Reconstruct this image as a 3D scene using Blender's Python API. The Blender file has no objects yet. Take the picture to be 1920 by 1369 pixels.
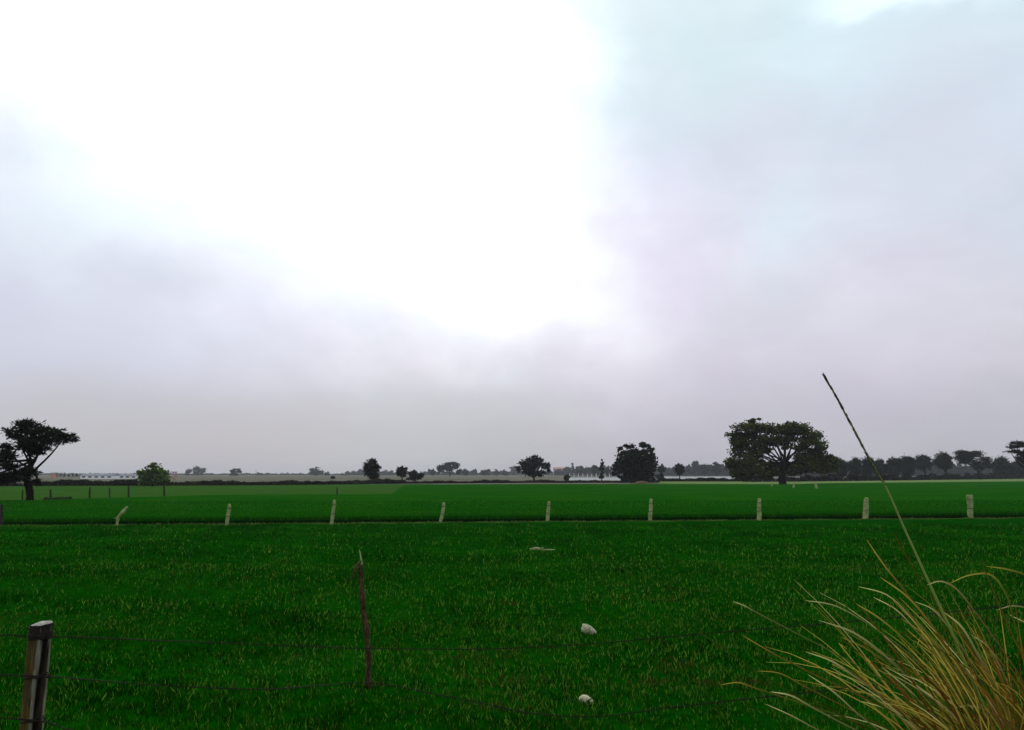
import bpy, math, random
import numpy as np
from mathutils import Vector
PI = math.pi
rng = np.random.default_rng(7)
random.seed(7)
scene = bpy.context.scene
C = scene.collection

# ------------------------------------------------------------------ camera
W0, H0, F = 1920.0, 1369.0, 1507.0
CAMH, HOR = 2.5, 889.0
PITCH = math.atan((HOR - H0/2)/F)
cam_d = bpy.data.cameras.new('camera'); cam = bpy.data.objects.new('camera', cam_d); C.objects.link(cam)
cam.location = (0, 0, CAMH); cam.rotation_euler = (PI/2 + PITCH, 0, 0)
cam_d.sensor_width = 36; cam_d.lens = 36*F/W0; cam_d.clip_start = 0.1; cam_d.clip_end = 20000
scene.camera = cam
cP, sP = math.cos(PITCH), math.sin(PITCH)

def ray(px, py):
    u = (px - W0/2)/F; v = (H0/2 - py)/F
    return np.array([u, cP - v*sP, sP + v*cP])
def pt(px, py, Y):                       # point of the photo at forward distance Y
    d = ray(px, py); return np.array([0, 0, CAMH]) + d*(Y/d[1])
def gnd(px, py, z=0.0):                  # point of the photo on the level z
    d = ray(px, py); return np.array([0, 0, CAMH]) + d*((z-CAMH)/d[2])
def angles(px, py):
    d = ray(px, py); d = d/np.linalg.norm(d)
    return math.atan2(d[0], d[1]), math.asin(d[2])

def ss(t):
    t = np.clip(t, 0, 1); return t*t*(3-2*t)
def nz(x, y, s=1.0, k=0.0):              # cheap smooth noise, -1..1
    x = x*s+k; y = y*s-k
    return (np.sin(x*1.7+1.3*np.sin(y*1.1))+np.sin(y*2.3+1.7*np.sin(x*0.9+1))+np.sin((x+y)*1.3+2*np.sin((x-y)*0.7)))/3
def height(x, y):
    x = np.asarray(x, float); y = np.asarray(y, float)
    bank = 1.0*(1-ss((y-3.0)/3.2))
    rough = (0.035*nz(x, y, .9)+0.015*nz(x, y, 3.1, 2))*np.clip((y-5)/3, 0, 1)*np.clip((60-y)/20, 0, 1)
    return bank+rough

# ------------------------------------------------------------------ helpers
def tag(o, label=None, cat=None, group=None, kind=None):
    if label: o['label'] = label
    if cat: o['category'] = cat
    if group: o['group'] = group
    if kind: o['kind'] = kind
    return o
def empty(name, loc, label, cat, group=None):
    o = bpy.data.objects.new(name, None); C.objects.link(o); o.location = loc; o.empty_display_size = .3
    return tag(o, label, cat, group)
def link(name, me, mat, parent=None):
    o = bpy.data.objects.new(name, me); C.objects.link(o)
    if mat: me.materials.append(mat)
    if parent is not None:
        o.parent = parent; o.location = -parent.location      # vertices are written in world space
    return o
def npmesh(name, V, Fc, tone=None, col=None, smooth=False):
    V = np.asarray(V, np.float32); Fc = np.asarray(Fc, np.int32); n = Fc.shape[1]
    me = bpy.data.meshes.new(name)
    me.vertices.add(len(V)); me.vertices.foreach_set('co', V.ravel())
    me.loops.add(Fc.size); me.loops.foreach_set('vertex_index', Fc.ravel())
    me.polygons.add(len(Fc)); me.polygons.foreach_set('loop_start', np.arange(0, Fc.size, n, dtype=np.int32))
    me.update(calc_edges=True)
    if tone is not None:
        a = me.attributes.new('tone', 'FLOAT', 'POINT'); a.data.foreach_set('value', np.asarray(tone, np.float32))
    if col is not None:
        a = me.attributes.new('tint', 'FLOAT_COLOR', 'POINT')
        a.data.foreach_set('color', np.concatenate([col, np.ones((len(col), 1))], 1).astype(np.float32).ravel())
    if smooth: me.polygons.foreach_set('use_smooth', np.ones(len(Fc), bool))
    me.validate(); return me
class MB:
    def __init__(s): s.v = []; s.f = []; s.c = []
    def add(s, vs, fs, c=None):
        b = len(s.v); s.v += [tuple(map(float, q)) for q in vs]; s.f += [tuple(b+i for i in f) for f in fs]
        s.c += [c or (1, 1, 1)]*len(vs)
    def box(s, lo, hi):
        x0, y0, z0 = lo; x1, y1, z1 = hi
        s.add([(x0,y0,z0),(x1,y0,z0),(x1,y1,z0),(x0,y1,z0),(x0,y0,z1),(x1,y0,z1),(x1,y1,z1),(x0,y1,z1)],
              [(0,3,2,1),(4,5,6,7),(0,1,5,4),(1,2,6,5),(2,3,7,6),(3,0,4,7)])
    def tube(s, P, R, n=7, wob=0.0, c=None, cap=True):
        P = [np.array(p, float) for p in P]; vs = []; fs = []
        for i, p in enumerate(P):
            t = P[min(i+1, len(P)-1)]-P[max(i-1, 0)]; t = t/(np.linalg.norm(t)+1e-9)
            a = np.cross(t, [0.13, 1, 0.07]); a /= np.linalg.norm(a)+1e-9; b = np.cross(t, a)
            for k in range(n):
                th = 2*PI*k/n; r = R[i]*(1+wob*random.uniform(-1, 1))
                vs.append(p+(a*math.cos(th)+b*math.sin(th))*r)
        for i in range(len(P)-1):
            for k in range(n):
                fs.append((i*n+k, i*n+(k+1) % n, (i+1)*n+(k+1) % n, (i+1)*n+k))
        if cap:
            fs.append(tuple(range(n))[::-1]); fs.append(tuple((len(P)-1)*n+k for k in range(n)))
        s.add(vs, fs, c)
    def build(s, name, mat, parent=None, smooth=False, tint=False):
        me = bpy.data.meshes.new(name); me.from_pydata(s.v, [], s.f); me.update()
        if smooth:
            for p in me.polygons: p.use_smooth = True
        if tint:
            a = me.attributes.new('tint', 'FLOAT_COLOR', 'POINT')
            for i, c in enumerate(s.c): a.data[i].color = (*c, 1)
        return link(name, me, mat, parent)
def bendc(P, k=5):                       # chord-length Hermite, smooth over uneven spacing
    P = [np.array(p, float) for p in P]; n = len(P); h = [np.linalg.norm(P[i+1]-P[i])**.8+1e-6 for i in range(n-1)]
    sl_ = [(P[i+1]-P[i])/h[i] for i in range(n-1)]
    T_ = [sl_[0]]+[(sl_[i-1]*h[i]+sl_[i]*h[i-1])/(h[i-1]+h[i]) for i in range(1, n-1)]+[sl_[-1]]; out = []
    for i in range(n-1):
        for j in range(k):
            t = j/k; out.append(P[i]*(2*t**3-3*t*t+1)+T_[i]*h[i]*(t**3-2*t*t+t)+P[i+1]*(3*t*t-2*t**3)+T_[i+1]*h[i]*(t**3-t*t))
    out.append(P[-1]); return out
def bend(P, k=6):                        # Catmull-Rom resample
    P = [np.array(p, float) for p in P]; Q = [2*P[0]-P[1]]+P+[2*P[-1]-P[-2]]; out = []
    for i in range(1, len(Q)-2):
        for j in range(k):
            t = j/k; a, b, c, d = Q[i-1:i+3]
            out.append(.5*((2*b)+(c-a)*t+(2*a-5*b+4*c-d)*t*t+(3*b-a-3*c+d)*t**3))
    out.append(P[-1]); return out

# ------------------------------------------------------------------ materials
def mat(name):
    m = bpy.data.materials.new(name); m.use_nodes = True; nt = m.node_tree
    b = nt.nodes['Principled BSDF']; b.inputs['Roughness'].default_value = .9
    b.inputs['Specular IOR Level'].default_value = .15
    return m, nt, b
def noise(nt, scale, detail=5, rough=.6, vec=None, dist=0):
    n = nt.nodes.new('ShaderNodeTexNoise'); n.inputs['Scale'].default_value = scale
    n.inputs['Detail'].default_value = detail; n.inputs['Roughness'].default_value = rough; n.inputs['Distortion'].default_value = dist
    if vec is not None: nt.links.new(vec, n.inputs['Vector'])
    return n
def ramp(nt, fac, stops):
    r = nt.nodes.new('ShaderNodeValToRGB'); e = r.color_ramp.elements
    while len(e) < len(stops): e.new(.5)
    for q, (p, c) in zip(e, stops): q.position = p; q.color = (*c, 1)
    nt.links.new(fac, r.inputs[0]); return r
def mixc(nt, fac, a, b, mode='MIX'):
    n = nt.nodes.new('ShaderNodeMix'); n.data_type = 'RGBA'; n.blend_type = mode
    for s, v in ((n.inputs[0], fac), (n.inputs[6], a), (n.inputs[7], b)):
        if isinstance(v, (int, float)): s.default_value = v
        elif isinstance(v, tuple): s.default_value = (*v, 1)
        else: nt.links.new(v, s)
    return n.outputs[2]
def math_(nt, op, a, b=None, c=None, clamp=False):
    n = nt.nodes.new('ShaderNodeMath'); n.operation = op; n.use_clamp = clamp
    for i, v in enumerate((a, b, c)):
        if v is None: continue
        if isinstance(v, (int, float)): n.inputs[i].default_value = v
        else: nt.links.new(v, n.inputs[i])
    return n.outputs[0]
def posn(nt, scale=(1, 1, 1)):
    g = nt.nodes.new('ShaderNodeNewGeometry'); m = nt.nodes.new('ShaderNodeMapping'); m.inputs['Scale'].default_value = scale
    nt.links.new(g.outputs['Position'], m.inputs['Vector']); return m.outputs[0]
def simple(name, c0, c1, scale=3, sc=(1, 1, 1), bump=0.0, rough=.9):
    m, nt, b = mat(name); v = posn(nt, sc); n = noise(nt, scale, 6, .65, v)
    r = ramp(nt, n.outputs[0], [(.3, c0), (.7, c1)]); nt.links.new(r.outputs[0], b.inputs['Base Color'])
    b.inputs['Roughness'].default_value = rough
    if rough > .95: b.inputs['Specular IOR Level'].default_value = 0
    if bump:
        bp = nt.nodes.new('ShaderNodeBump'); bp.inputs['Strength'].default_value = bump; bp.inputs['Distance'].default_value = .02
        nt.links.new(n.outputs[0], bp.inputs['Height']); nt.links.new(bp.outputs[0], b.inputs['Normal'])
    return m
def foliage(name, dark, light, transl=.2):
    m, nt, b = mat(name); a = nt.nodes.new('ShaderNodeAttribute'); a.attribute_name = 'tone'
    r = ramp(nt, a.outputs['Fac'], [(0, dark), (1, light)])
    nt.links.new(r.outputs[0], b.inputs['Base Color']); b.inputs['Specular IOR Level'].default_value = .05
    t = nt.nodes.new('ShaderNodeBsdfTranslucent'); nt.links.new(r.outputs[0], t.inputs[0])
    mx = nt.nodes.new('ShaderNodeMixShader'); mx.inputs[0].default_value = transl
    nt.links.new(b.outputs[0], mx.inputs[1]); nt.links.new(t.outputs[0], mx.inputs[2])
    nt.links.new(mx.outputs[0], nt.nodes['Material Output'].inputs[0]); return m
def tinted(name, transl=.25, rough=.7):
    m, nt, b = mat(name); nt.nodes.remove(b); b = nt.nodes.new('ShaderNodeBsdfDiffuse'); a = nt.nodes.new('ShaderNodeAttribute'); a.attribute_name = 'tint'
    nt.links.new(a.outputs['Color'], b.inputs[0])
    t = nt.nodes.new('ShaderNodeBsdfTranslucent'); nt.links.new(a.outputs['Color'], t.inputs[0])
    mx = nt.nodes.new('ShaderNodeMixShader'); mx.inputs[0].default_value = transl
    nt.links.new(b.outputs[0], mx.inputs[1]); nt.links.new(t.outputs[0], mx.inputs[2])
    nt.links.new(mx.outputs[0], nt.nodes['Material Output'].inputs[0]); return m

M = {}
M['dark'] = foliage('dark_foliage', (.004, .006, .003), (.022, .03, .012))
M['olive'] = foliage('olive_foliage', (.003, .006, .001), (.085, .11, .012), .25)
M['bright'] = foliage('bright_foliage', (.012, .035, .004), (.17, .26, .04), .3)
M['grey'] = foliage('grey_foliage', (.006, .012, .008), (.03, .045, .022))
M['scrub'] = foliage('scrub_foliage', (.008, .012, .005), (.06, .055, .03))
M['bark'] = simple('bark', (.003, .0025, .002), (.014, .011, .008), 2)
M['bark'].node_tree.nodes['Principled BSDF'].inputs['Specular IOR Level'].default_value = 0
M['grass'] = tinted('grass_blades', .2, .85)
M['straw'] = tinted('clump_blades', .4, .6)
M['conc'] = simple('pale_post_concrete', (.11, .16, .04), (.40, .43, .2), 5, bump=.4)
M['darkpost'] = simple('dark_post_wood', (.012, .012, .01), (.05, .045, .03), 9)
M['white'] = simple('whitewash', (.78, .78, .75), (.9, .9, .88), .6)
M['roofg'] = simple('grey_roof_sheet', (.16, .17, .2), (.26, .27, .3), .5)
M['brick'] = simple('pink_brick', (.42, .2, .16), (.55, .3, .25), 1)
M['pinkwall'] = simple('pink_plaster', (.28, .2, .19), (.34, .27, .25), .5)
M['dkopen'] = simple('dark_opening', (.01, .01, .012), (.02, .02, .024), 1)
M['blue'] = simple('blue_tank', (.05, .08, .2), (.08, .12, .28), 1)
M['wire'] = simple('dark_wire', (.006, .005, .004), (.03, .02, .014), 40)
M['stone'] = simple('pale_stone', (.16, .16, .07), (.72, .70, .46), 20, bump=1)
M['mound'] = simple('brown_soil', (.07, .045, .02), (.17, .11, .05), 2)
M['bund'] = simple('dry_bund', (.004, .035, .002), (.07, .11, .02), 1.1, (1, 1, 1), rough=1)

def ground_mat():
    m, nt, b = mat('pasture')
    v = posn(nt)
    n1 = noise(nt, .35, 4, .6, v); n2 = noise(nt, 5, 6, .7, v); n3 = noise(nt, .9, 5, .7, v, 1)
    c = ramp(nt, n2.outputs[0], [(.3, (.0006, .024, .0004)), (.62, (.003, .066, .001)), (.8, (.02, .08, .003))]).outputs[0]
    p = ramp(nt, n1.outputs[0], [(.4, (.6, .75, .6)), (.7, (1.5, 1.15, 1.2))]).outputs[0]
    c = mixc(nt, 1.0, c, p, 'MULTIPLY')
    bm = ramp(nt, n3.outputs[0], [(.66, (0, 0, 0)), (.76, (1, 1, 1))]).outputs[0]
    c = mixc(nt, math_(nt, 'MULTIPLY', bm, .5), c, (.05, .045, .014))
    g = nt.nodes.new('ShaderNodeSeparateXYZ'); nt.links.new(v, g.inputs[0])
    far = math_(nt, 'MULTIPLY_ADD', g.outputs[1], 1/40., -100/40., True)
    nf = noise(nt, .02, 5, .6, posn(nt, (1, 2.5, 1)))
    cf = ramp(nt, nf.outputs[0], [(.35, (.06, .075, .04)), (.5, (.17, .15, .115)), (.65, (.10, .11, .06))]).outputs[0]
    c = mixc(nt, far, c, cf)
    nt.links.new(c, b.inputs['Base Color']); b.inputs['Specular IOR Level'].default_value = 0
    return m
M['ground'] = ground_mat()
def crop_mat():
    m, nt, b = mat('crop')
    n1 = noise(nt, .12, 4, .55, posn(nt, (1, 1.6, 1))); n2 = noise(nt, 2.2, 6, .75, posn(nt, (1, 1, 1)))
    c = ramp(nt, n1.outputs[0], [(.35, (.0022, .07, .001)), (.65, (.014, .082, .0008))]).outputs[0]
    p = ramp(nt, n2.outputs[0], [(.3, (.65, .65, .65)), (.7, (1.3, 1.2, 1.3))]).outputs[0]
    c = mixc(nt, 1.0, c, p, 'MULTIPLY')
    nt.links.new(c, b.inputs['Base Color']); b.inputs['Specular IOR Level'].default_value = 0
    return m
M['crop'] = crop_mat()
M['palefield'] = simple('pale_field', (.02, .072, .008), (.04, .098, .012), .12, (1, 2, 1), rough=1)
M['dryband'] = simple('dry_verge', (.07, .13, .03), (.20, .24, .09), .3, (1, 2, 1), rough=1)

# ------------------------------------------------------------------ world
SUNA, SUNE = angles(560, 120)
w = bpy.data.worlds.new('World'); scene.world = w; w.use_nodes = True; nt = w.node_tree; nt.nodes.clear()
out = nt.nodes.new('ShaderNodeOutputWorld')
sky = nt.nodes.new('ShaderNodeTexSky'); sky.sky_type = 'NISHITA'; sky.sun_disc = False
sky.sun_elevation = SUNE; sky.sun_rotation = SUNA; sky.dust_density = 1
bg1 = nt.nodes.new('ShaderNodeBackground'); bg1.inputs[1].default_value = .07; nt.links.new(sky.outputs[0], bg1.inputs[0])
tc = nt.nodes.new('ShaderNodeTexCoord'); sp = nt.nodes.new('ShaderNodeSeparateXYZ'); nt.links.new(tc.outputs['Generated'], sp.inputs[0])
A = math_(nt, 'ARCTAN2', sp.outputs[0], sp.outputs[1]); E = math_(nt, 'ARCSINE', sp.outputs[2])
def sn(scale, det, sc=(1, 1, 1), dist=0, off=(0, 0, 0)):
    m = nt.nodes.new('ShaderNodeMapping'); m.inputs['Scale'].default_value = sc; m.inputs['Location'].default_value = off
    nt.links.new(tc.outputs['Generated'], m.inputs[0]); return noise(nt, scale, det, .55, m.outputs[0], dist).outputs[0]
wa = math_(nt, 'MULTIPLY_ADD', sn(4.5, 4, (1, 1, 1.4)), .24, -.12)
wb = math_(nt, 'MULTIPLY_ADD', sn(4.5, 4, (1, 1, 1.4), 0, (5, 3, 1)), .24, -.12)
Aw = math_(nt, 'ADD', A, wa); Ew = math_(nt, 'ADD', E, wb)
def blob(cx, cy, rx, ry, rot=0, inner=.55, outer=1.15, warp=True):
    a0, e0 = angles(cx, cy); aa, ee = (Aw, Ew) if warp else (A, E)
    da = math_(nt, 'SUBTRACT', aa, a0); de = math_(nt, 'SUBTRACT', ee, e0)
    c, s = math.cos(rot), math.sin(rot)
    u = math_(nt, 'ADD', math_(nt, 'MULTIPLY', da, c*F/rx), math_(nt, 'MULTIPLY', de, s*F/rx))
    v = math_(nt, 'ADD', math_(nt, 'MULTIPLY', da, -s*F/ry), math_(nt, 'MULTIPLY', de, c*F/ry))
    d = math_(nt, 'SQRT', math_(nt, 'ADD', math_(nt, 'MULTIPLY', u, u), math_(nt, 'MULTIPLY', v, v)))
    mr = nt.nodes.new('ShaderNodeMapRange'); mr.interpolation_type = 'SMOOTHSTEP'
    mr.inputs[1].default_value = inner; mr.inputs[2].default_value = outer; mr.inputs[3].default_value = 1; mr.inputs[4].default_value = 0
    nt.links.new(d, mr.inputs[0]); return mr.outputs[0]
base = ramp(nt, math_(nt, 'DIVIDE', E, 1.5708, None, True),
    [(0, (.45, .46, .50)), (.03, (.51, .515, .565)), (.085, (.63, .625, .695)), (.16, (.72, .73, .83)), (.25, (.72, .78, .88)), (.36, (.80, .91, .96)), (1, (.8, .88, .95))]).outputs[0]
hue = ramp(nt, sn(2.6, 3, (1, 1, 1.3), .4, (2, 7, 0)), [(.38, (1.025, .98, 1.03)), (.5, (1, 1, 1)), (.62, (.95, 1.03, 1.03))]).outputs[0]
dk = ramp(nt, sn(5.5, 8, (1, 1, 2.2), .5, (1, 1, 9)), [(.3, (.94, .94, .95)), (.7, (1.07, 1.07, 1.07))]).outputs[0]
base = mixc(nt, 1.0, mixc(nt, 1.0, base, hue, 'MULTIPLY'), dk, 'MULTIPLY')
# thick grey lumps in the cloud deck
base = mixc(nt, math_(nt, 'MULTIPLY', blob(330, 525, 130, 50, 0, .1, 1.2, False), .5), base, (.46, .47, .52))
base = mixc(nt, math_(nt, 'MULTIPLY', blob(120, 600, 560, 170, 0, .2, 1.2), .7), base, (.63, .68, .81))
base = mixc(nt, math_(nt, 'MULTIPLY', blob(420, 790, 900, 90, 0, .2, 1.3, False), .6), base, (.515, .51, .55))
base = mixc(nt, math_(nt, 'MULTIPLY', blob(60, 380, 360, 130, 0, .1, 1.2), .6), base, (.74, .88, .95))
base = mixc(nt, math_(nt, 'MULTIPLY', blob(1235, 460, 150, 150, 0, .1, 1.2), .45), base, (.63, .56, .72))
base = mixc(nt, math_(nt, 'MULTIPLY', blob(1780, 260, 260, 200, 0, .1, 1.3), .35), base, (.66, .64, .76))
base = mixc(nt, math_(nt, 'MULTIPLY', blob(1250, 130, 260, 130, 0, .1, 1.2), .5), base, (.66, .83, .87))
# thin bright cloud in front of the hidden sun
glow = blob(580, 140, 780, 430, -.5, .3, 1.25)
for b_ in (blob(560, 60, 560, 300, -.3, .6, 1.1), blob(870, 300, 380, 300, -.3, .2, 1.2), blob(960, 540, 400, 200, -.25, -.3, 1.2), blob(100, 60, 330, 150, 0, .3, 1.2), blob(1700, -20, 260, 60, 0, .2, 1.2)):
    glow = math_(nt, 'ADD', glow, math_(nt, 'MULTIPLY', b_, .7))
glow = math_(nt, 'ADD', glow, math_(nt, 'MULTIPLY', blob(380, 330, 800, 330, -.3, .1, 1.2), .3))
glow = math_(nt, 'ADD', glow, math_(nt, 'MULTIPLY', blob(820, 500, 900, 330, -.1, .0, 1.25, False), .22))
gl = mixc(nt, math_(nt, 'MULTIPLY', glow, .62), (0, 0, 0), (.56, .57, .58))
base = mixc(nt, 1.0, base, gl, 'ADD')
bg2 = nt.nodes.new('ShaderNodeBackground'); nt.links.new(base, bg2.inputs[0]); bg2.inputs[1].default_value = 1
mx = nt.nodes.new('ShaderNodeMixShader'); mx.inputs[0].default_value = .97
nt.links.new(bg1.outputs[0], mx.inputs[1]); nt.links.new(bg2.outputs[0], mx.inputs[2]); nt.links.new(mx.outputs[0], out.inputs[0])

sd = Vector((math.sin(SUNA)*math.cos(SUNE), math.cos(SUNA)*math.cos(SUNE), math.sin(SUNE)))
sl = bpy.data.lights.new('sun', 'SUN'); sl.energy = .8; sl.angle = math.radians(14); sl.color = (1, .97, .93)
so = bpy.data.objects.new('sun', sl); C.objects.link(so); so.rotation_euler = sd.to_track_quat('Z', 'Y').to_euler(); so.location = sd*50
scene.view_settings.view_transform = 'Standard'; scene.view_settings.look = 'None'
scene.view_settings.exposure = 0; scene.view_settings.gamma = 1

# ------------------------------------------------------------------ haze
hz = MB(); hz.box((-3600, -60, -1), (3600, 3600, 32))
hm = bpy.data.materials.new('haze_air'); hm.use_nodes = True; hn = hm.node_tree; hn.nodes.clear()
ho = hn.nodes.new('ShaderNodeOutputMaterial'); pv = hn.nodes.new('ShaderNodeVolumePrincipled')
pv.inputs['Color'].default_value = (.91, .92, .97, 1); pv.inputs['Density'].default_value = .00014; pv.inputs['Anisotropy'].default_value = 0
hn.links.new(pv.outputs[0], ho.inputs['Volume'])
tag(hz.build('haze', hm), kind='stuff')

# ------------------------------------------------------------------ ground
xs = np.concatenate([[-3500, -1500, -600, -200, -90], np.arange(-45, 45.1, .75), [90, 200, 600, 1500, 3500]])
ys = np.concatenate([[-50, -10, 0, 2], np.arange(2.6, 12, .3), np.arange(12, 62, 1.0), [80, 120, 200, 400, 900, 1800, 3500]])
X, Y = np.meshgrid(xs, ys); Z = height(X, Y)
nx, ny = len(xs), len(ys)
idx = np.arange(nx*ny).reshape(ny, nx)
Fq = np.stack([idx[:-1, :-1], idx[:-1, 1:], idx[1:, 1:], idx[1:, :-1]], -1).reshape(-1, 4)
tag(link('ground', npmesh('ground', np.stack([X, Y, Z], -1).reshape(-1, 3), Fq, smooth=True), M['ground']), kind='structure')

def sheet(name, pts, z, m, kind='structure'):
    mb = MB(); mb.add([(p[0], p[1], z) for p in pts], [tuple(range(len(pts)))]); return tag(mb.build(name, m), kind=kind)

# line of the far fence
L0, L1 = gnd(0, 987), gnd(1920, 972)
def fline(px_x, off=0.0):                # y of the fence line at world x
    t = (px_x-L0[0])/(L1[0]-L0[0]); return L0[1]+(L1[1]-L0[1])*t+off

# crop: a raised stand of young wheat behind the fence
CZ = .26
cx0, cx1 = -62, 70
front = [(x, fline(x, 1.7)+.12*float(nz(np.array(x), np.array(0.), 1.7))) for x in np.arange(cx0, cx1+.1, .5)]
def g2(px, py): q = gnd(px, py, CZ); return (q[0], q[1])
back = [g2(2200, 901), g2(1920, 902.5), g2(1560, 906), g2(1480, 908), g2(1250, 907.5), g2(1000, 907.5), g2(760, 908.5), g2(735, 926), g2(400, 928), g2(330, 930), g2(180, 934), g2(60, 938), g2(-60, 940), g2(-500, 943)]
mb = MB(); n = len(front)
ring = front+back
top = [(x, y, CZ) for x, y in ring]; bot = [(x, y, -.03) for x, y in ring]; k = len(ring)
mb.add(top+bot, [tuple(range(k))]+[(i, k+i, k+(i+1) % k, (i+1) % k) for i in range(k)])
tag(mb.build('crop_field', M['crop']), kind='structure')
sheet('pale_field', [gnd(-700, 946), gnd(400, 934), gnd(820, 929), gnd(820, 908), gnd(300, 909), gnd(-700, 911)], .02, M['palefield'])
sheet('dry_verge', [gnd(1235, 908), gnd(1480, 909.5), gnd(1560, 907), gnd(1960, 903.5), gnd(2300, 903), gnd(2300, 897), gnd(1960, 898), gnd(1560, 900.5), gnd(1235, 902.5)], .03, M['dryband'])
# bund under the far fence
bm_ = MB(); vs = []; fs = []
bx = np.arange(cx0, cx1, .4)
for i, x in enumerate(bx):
    y = fline(x); h = .035+.03*float(nz(np.array(x), np.array(3.), 2.3)); wv = .1*float(nz(np.array(x), np.array(8.), 1.3))
    vs += [(x, y-.28+wv, -.04), (x, y-.1+wv, h), (x, y+.12+wv, h), (x, y+.35+wv, -.04)]
    if i:
        for j in range(3): a = (i-1)*4+j; fs.append((a, a+4, a+5, a+1))
bm_.add(vs, fs); tag(bm_.build('field_bund', M['bund'], smooth=True), kind='structure')
# shade of the crop edge painted as a dark flat strip between bund and crop
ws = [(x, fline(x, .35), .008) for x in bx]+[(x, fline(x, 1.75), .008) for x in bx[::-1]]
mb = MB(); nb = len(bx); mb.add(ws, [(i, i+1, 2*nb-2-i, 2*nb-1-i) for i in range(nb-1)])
M['crop_edge_shade'] = simple('painted_edge_shade', (.002, .012, .001), (.006, .03, .002), 3, rough=1)
tag(mb.build('crop_edge_shade', M['crop_edge_shade']), kind='structure')

# ------------------------------------------------------------------ grass blades
def blades(x, y, z, h, wd, col, lean=.45):
    n = len(x); th = rng.uniform(0, 2*PI, n); la = rng.uniform(0, 2*PI, n); le = rng.uniform(0, lean, n)*h
    dx, dy = np.cos(th)*wd/2, np.sin(th)*wd/2
    B0 = np.stack([x-dx, y-dy, z-.005], 1); B1 = np.stack([x+dx, y+dy, z-.005], 1)
    tx = np.cos(la)*le; ty = np.sin(la)*le
    Mi = np.stack([x+tx*.35+dx*.6, y+ty*.35+dy*.6, z+h*.6], 1)
    T = np.stack([x+tx, y+ty, z+h], 1)
    V = np.stack([B0, B1, Mi, T], 1).reshape(-1, 3); i = np.arange(n)*4
    Fc = np.stack([i, i+1, i+2, i+3], 1)
    return V, Fc, np.repeat(col, 4, 0)
def palette(x, y, n):
    r = rng.random(n); patch = nz(x, y, .45, 4)*.5+nz(x, y, 1.3, 1)*.5
    dkp = np.clip(.42+.9*(nz(x, y, 2.2, 6)*.5+nz(x, y, .55, 9)*.5+nz(x, y*2, 6.5, 3)*.45*np.clip((20-y)/8, 0, 1)), 0, 1)
    g = np.array([.006, .112, .0015])*(rng.uniform(.2, 1.35, (n, 1)))*(.34+.86*dkp[:, None])*(1+.28*np.clip((y[:, None]-20)/10, 0, 1))+np.array([.012, 0, 0])*(dkp[:, None]*rng.random((n, 1)))
    yl = np.array([.085, .18, .018])*rng.uniform(.35, 1.7, (n, 1))
    br = np.array([.07, .05, .012])*rng.uniform(.5, 1.3, (n, 1))
    near = np.clip((32-y)/16, 0, 1)
    pr = np.clip(x/8, -1, 1)*.5+.5
    blot = np.zeros(n); bb0 = 0
    for (qx, qy, rx_, a_) in ((930, 1132, .9, 1), (985, 1275, .6, 1), (1290, 1245, .6, 1), (1385, 1285, .5, 1), (1180, 1290, .7, .5), (880, 1330, .7, .8), (390, 1063, 2.2, 1.2), (230, 1065, 2., .7), (1250, 1060, 2.5, .5), (700, 1120, 1., .4)):
        q_ = gnd(qx, qy); blot += a_*np.exp(-((x-q_[0])/rx_)**2-((y-q_[1])/(rx_*.55))**2)
        if qx == 880: bb0 = blot.copy()
    patch = patch+blot*.8
    yy = (.05+.27*near*(.4+.9*pr)+.2*patch)[:, None] > r[:, None]
    c = np.where(yy, yl, g)
    r2 = rng.random(n); bb = (np.clip(patch-(blot-bb0)*.8-.42, 0, 1)*1.0*near+.012) > r2
    return np.where(bb[:, None], br, c)
allV, allF, allC = [], [], []; off = 0
for (y0, y1, dens, h, wd) in ((5.6, 10, 2300, .05, .007), (10, 15, 1250, .052, .011), (15, 24, 420, .06, .017), (24, 40.5, 150, .075, .03)):
    hw1 = .64*y1+6; N = int(dens*(y1-y0)*2*hw1)
    y = rng.uniform(y0, y1, N); x = rng.uniform(-hw1, hw1, N)
    cl = nz(x, y, 5.5)*.5+nz(x, y, 14, 3)*.5
    keep = (np.abs(x) < .64*y+6) & (rng.random(N) < .55+.9*cl) & (y < fline(x, 1.2)); x, y = x[keep], y[keep]; N = len(x)
    hh = h*rng.uniform(.5, 1.5, N)*(1+.4*nz(x, y, 1.1, 5))
    V, Fc, cc = blades(x, y, height(x, y), hh, wd*rng.uniform(.6, 1.3, N), palette(x, y, N), .7)
    allV.append(V); allF.append(Fc+off); allC.append(cc); off += len(V)
go = link('grass', npmesh('grass', np.concatenate(allV), np.concatenate(allF), col=np.concatenate(allC)), M['grass'])
tag(go, 'short rough green pasture grass in front of the pale fence posts', 'grass', kind='stuff')
# wheat edge
allV, allF, allC = [], [], []; off = 0
for (d0, d1, N, zb, h, wd) in ((1.35, 2.6, 60000, 0, .30, .03), (2.6, 12, 50000, CZ-.02, .07, .05), (12, 45, 45000, CZ-.02, .08, .10)):
    x = rng.uniform(-44, 50, N); y = fline(x)+rng.uniform(d0, d1, N)+.12*nz(x, x*0, 1.7)
    keep = y < 69; x, y = x[keep], y[keep]; N = len(x)
    g = np.array([.006, .09, .001])*rng.uniform(.5, 1.3, (N, 1)); r = rng.random((N, 1))
    g = np.where(r < .06, g*2+np.array([.02, .01, 0]), g)
    V, Fc, cc = blades(x, y, np.full(N, zb), h*rng.uniform(.6, 1.2, N), wd*rng.uniform(.6, 1.3, N), g, .5)
    allV.append(V); allF.append(Fc+off); allC.append(cc); off += len(V)
go = link('crop_blades', npmesh('crop_blades', np.concatenate(allV), np.concatenate(allF), col=np.concatenate(allC)), M['grass'])
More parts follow.
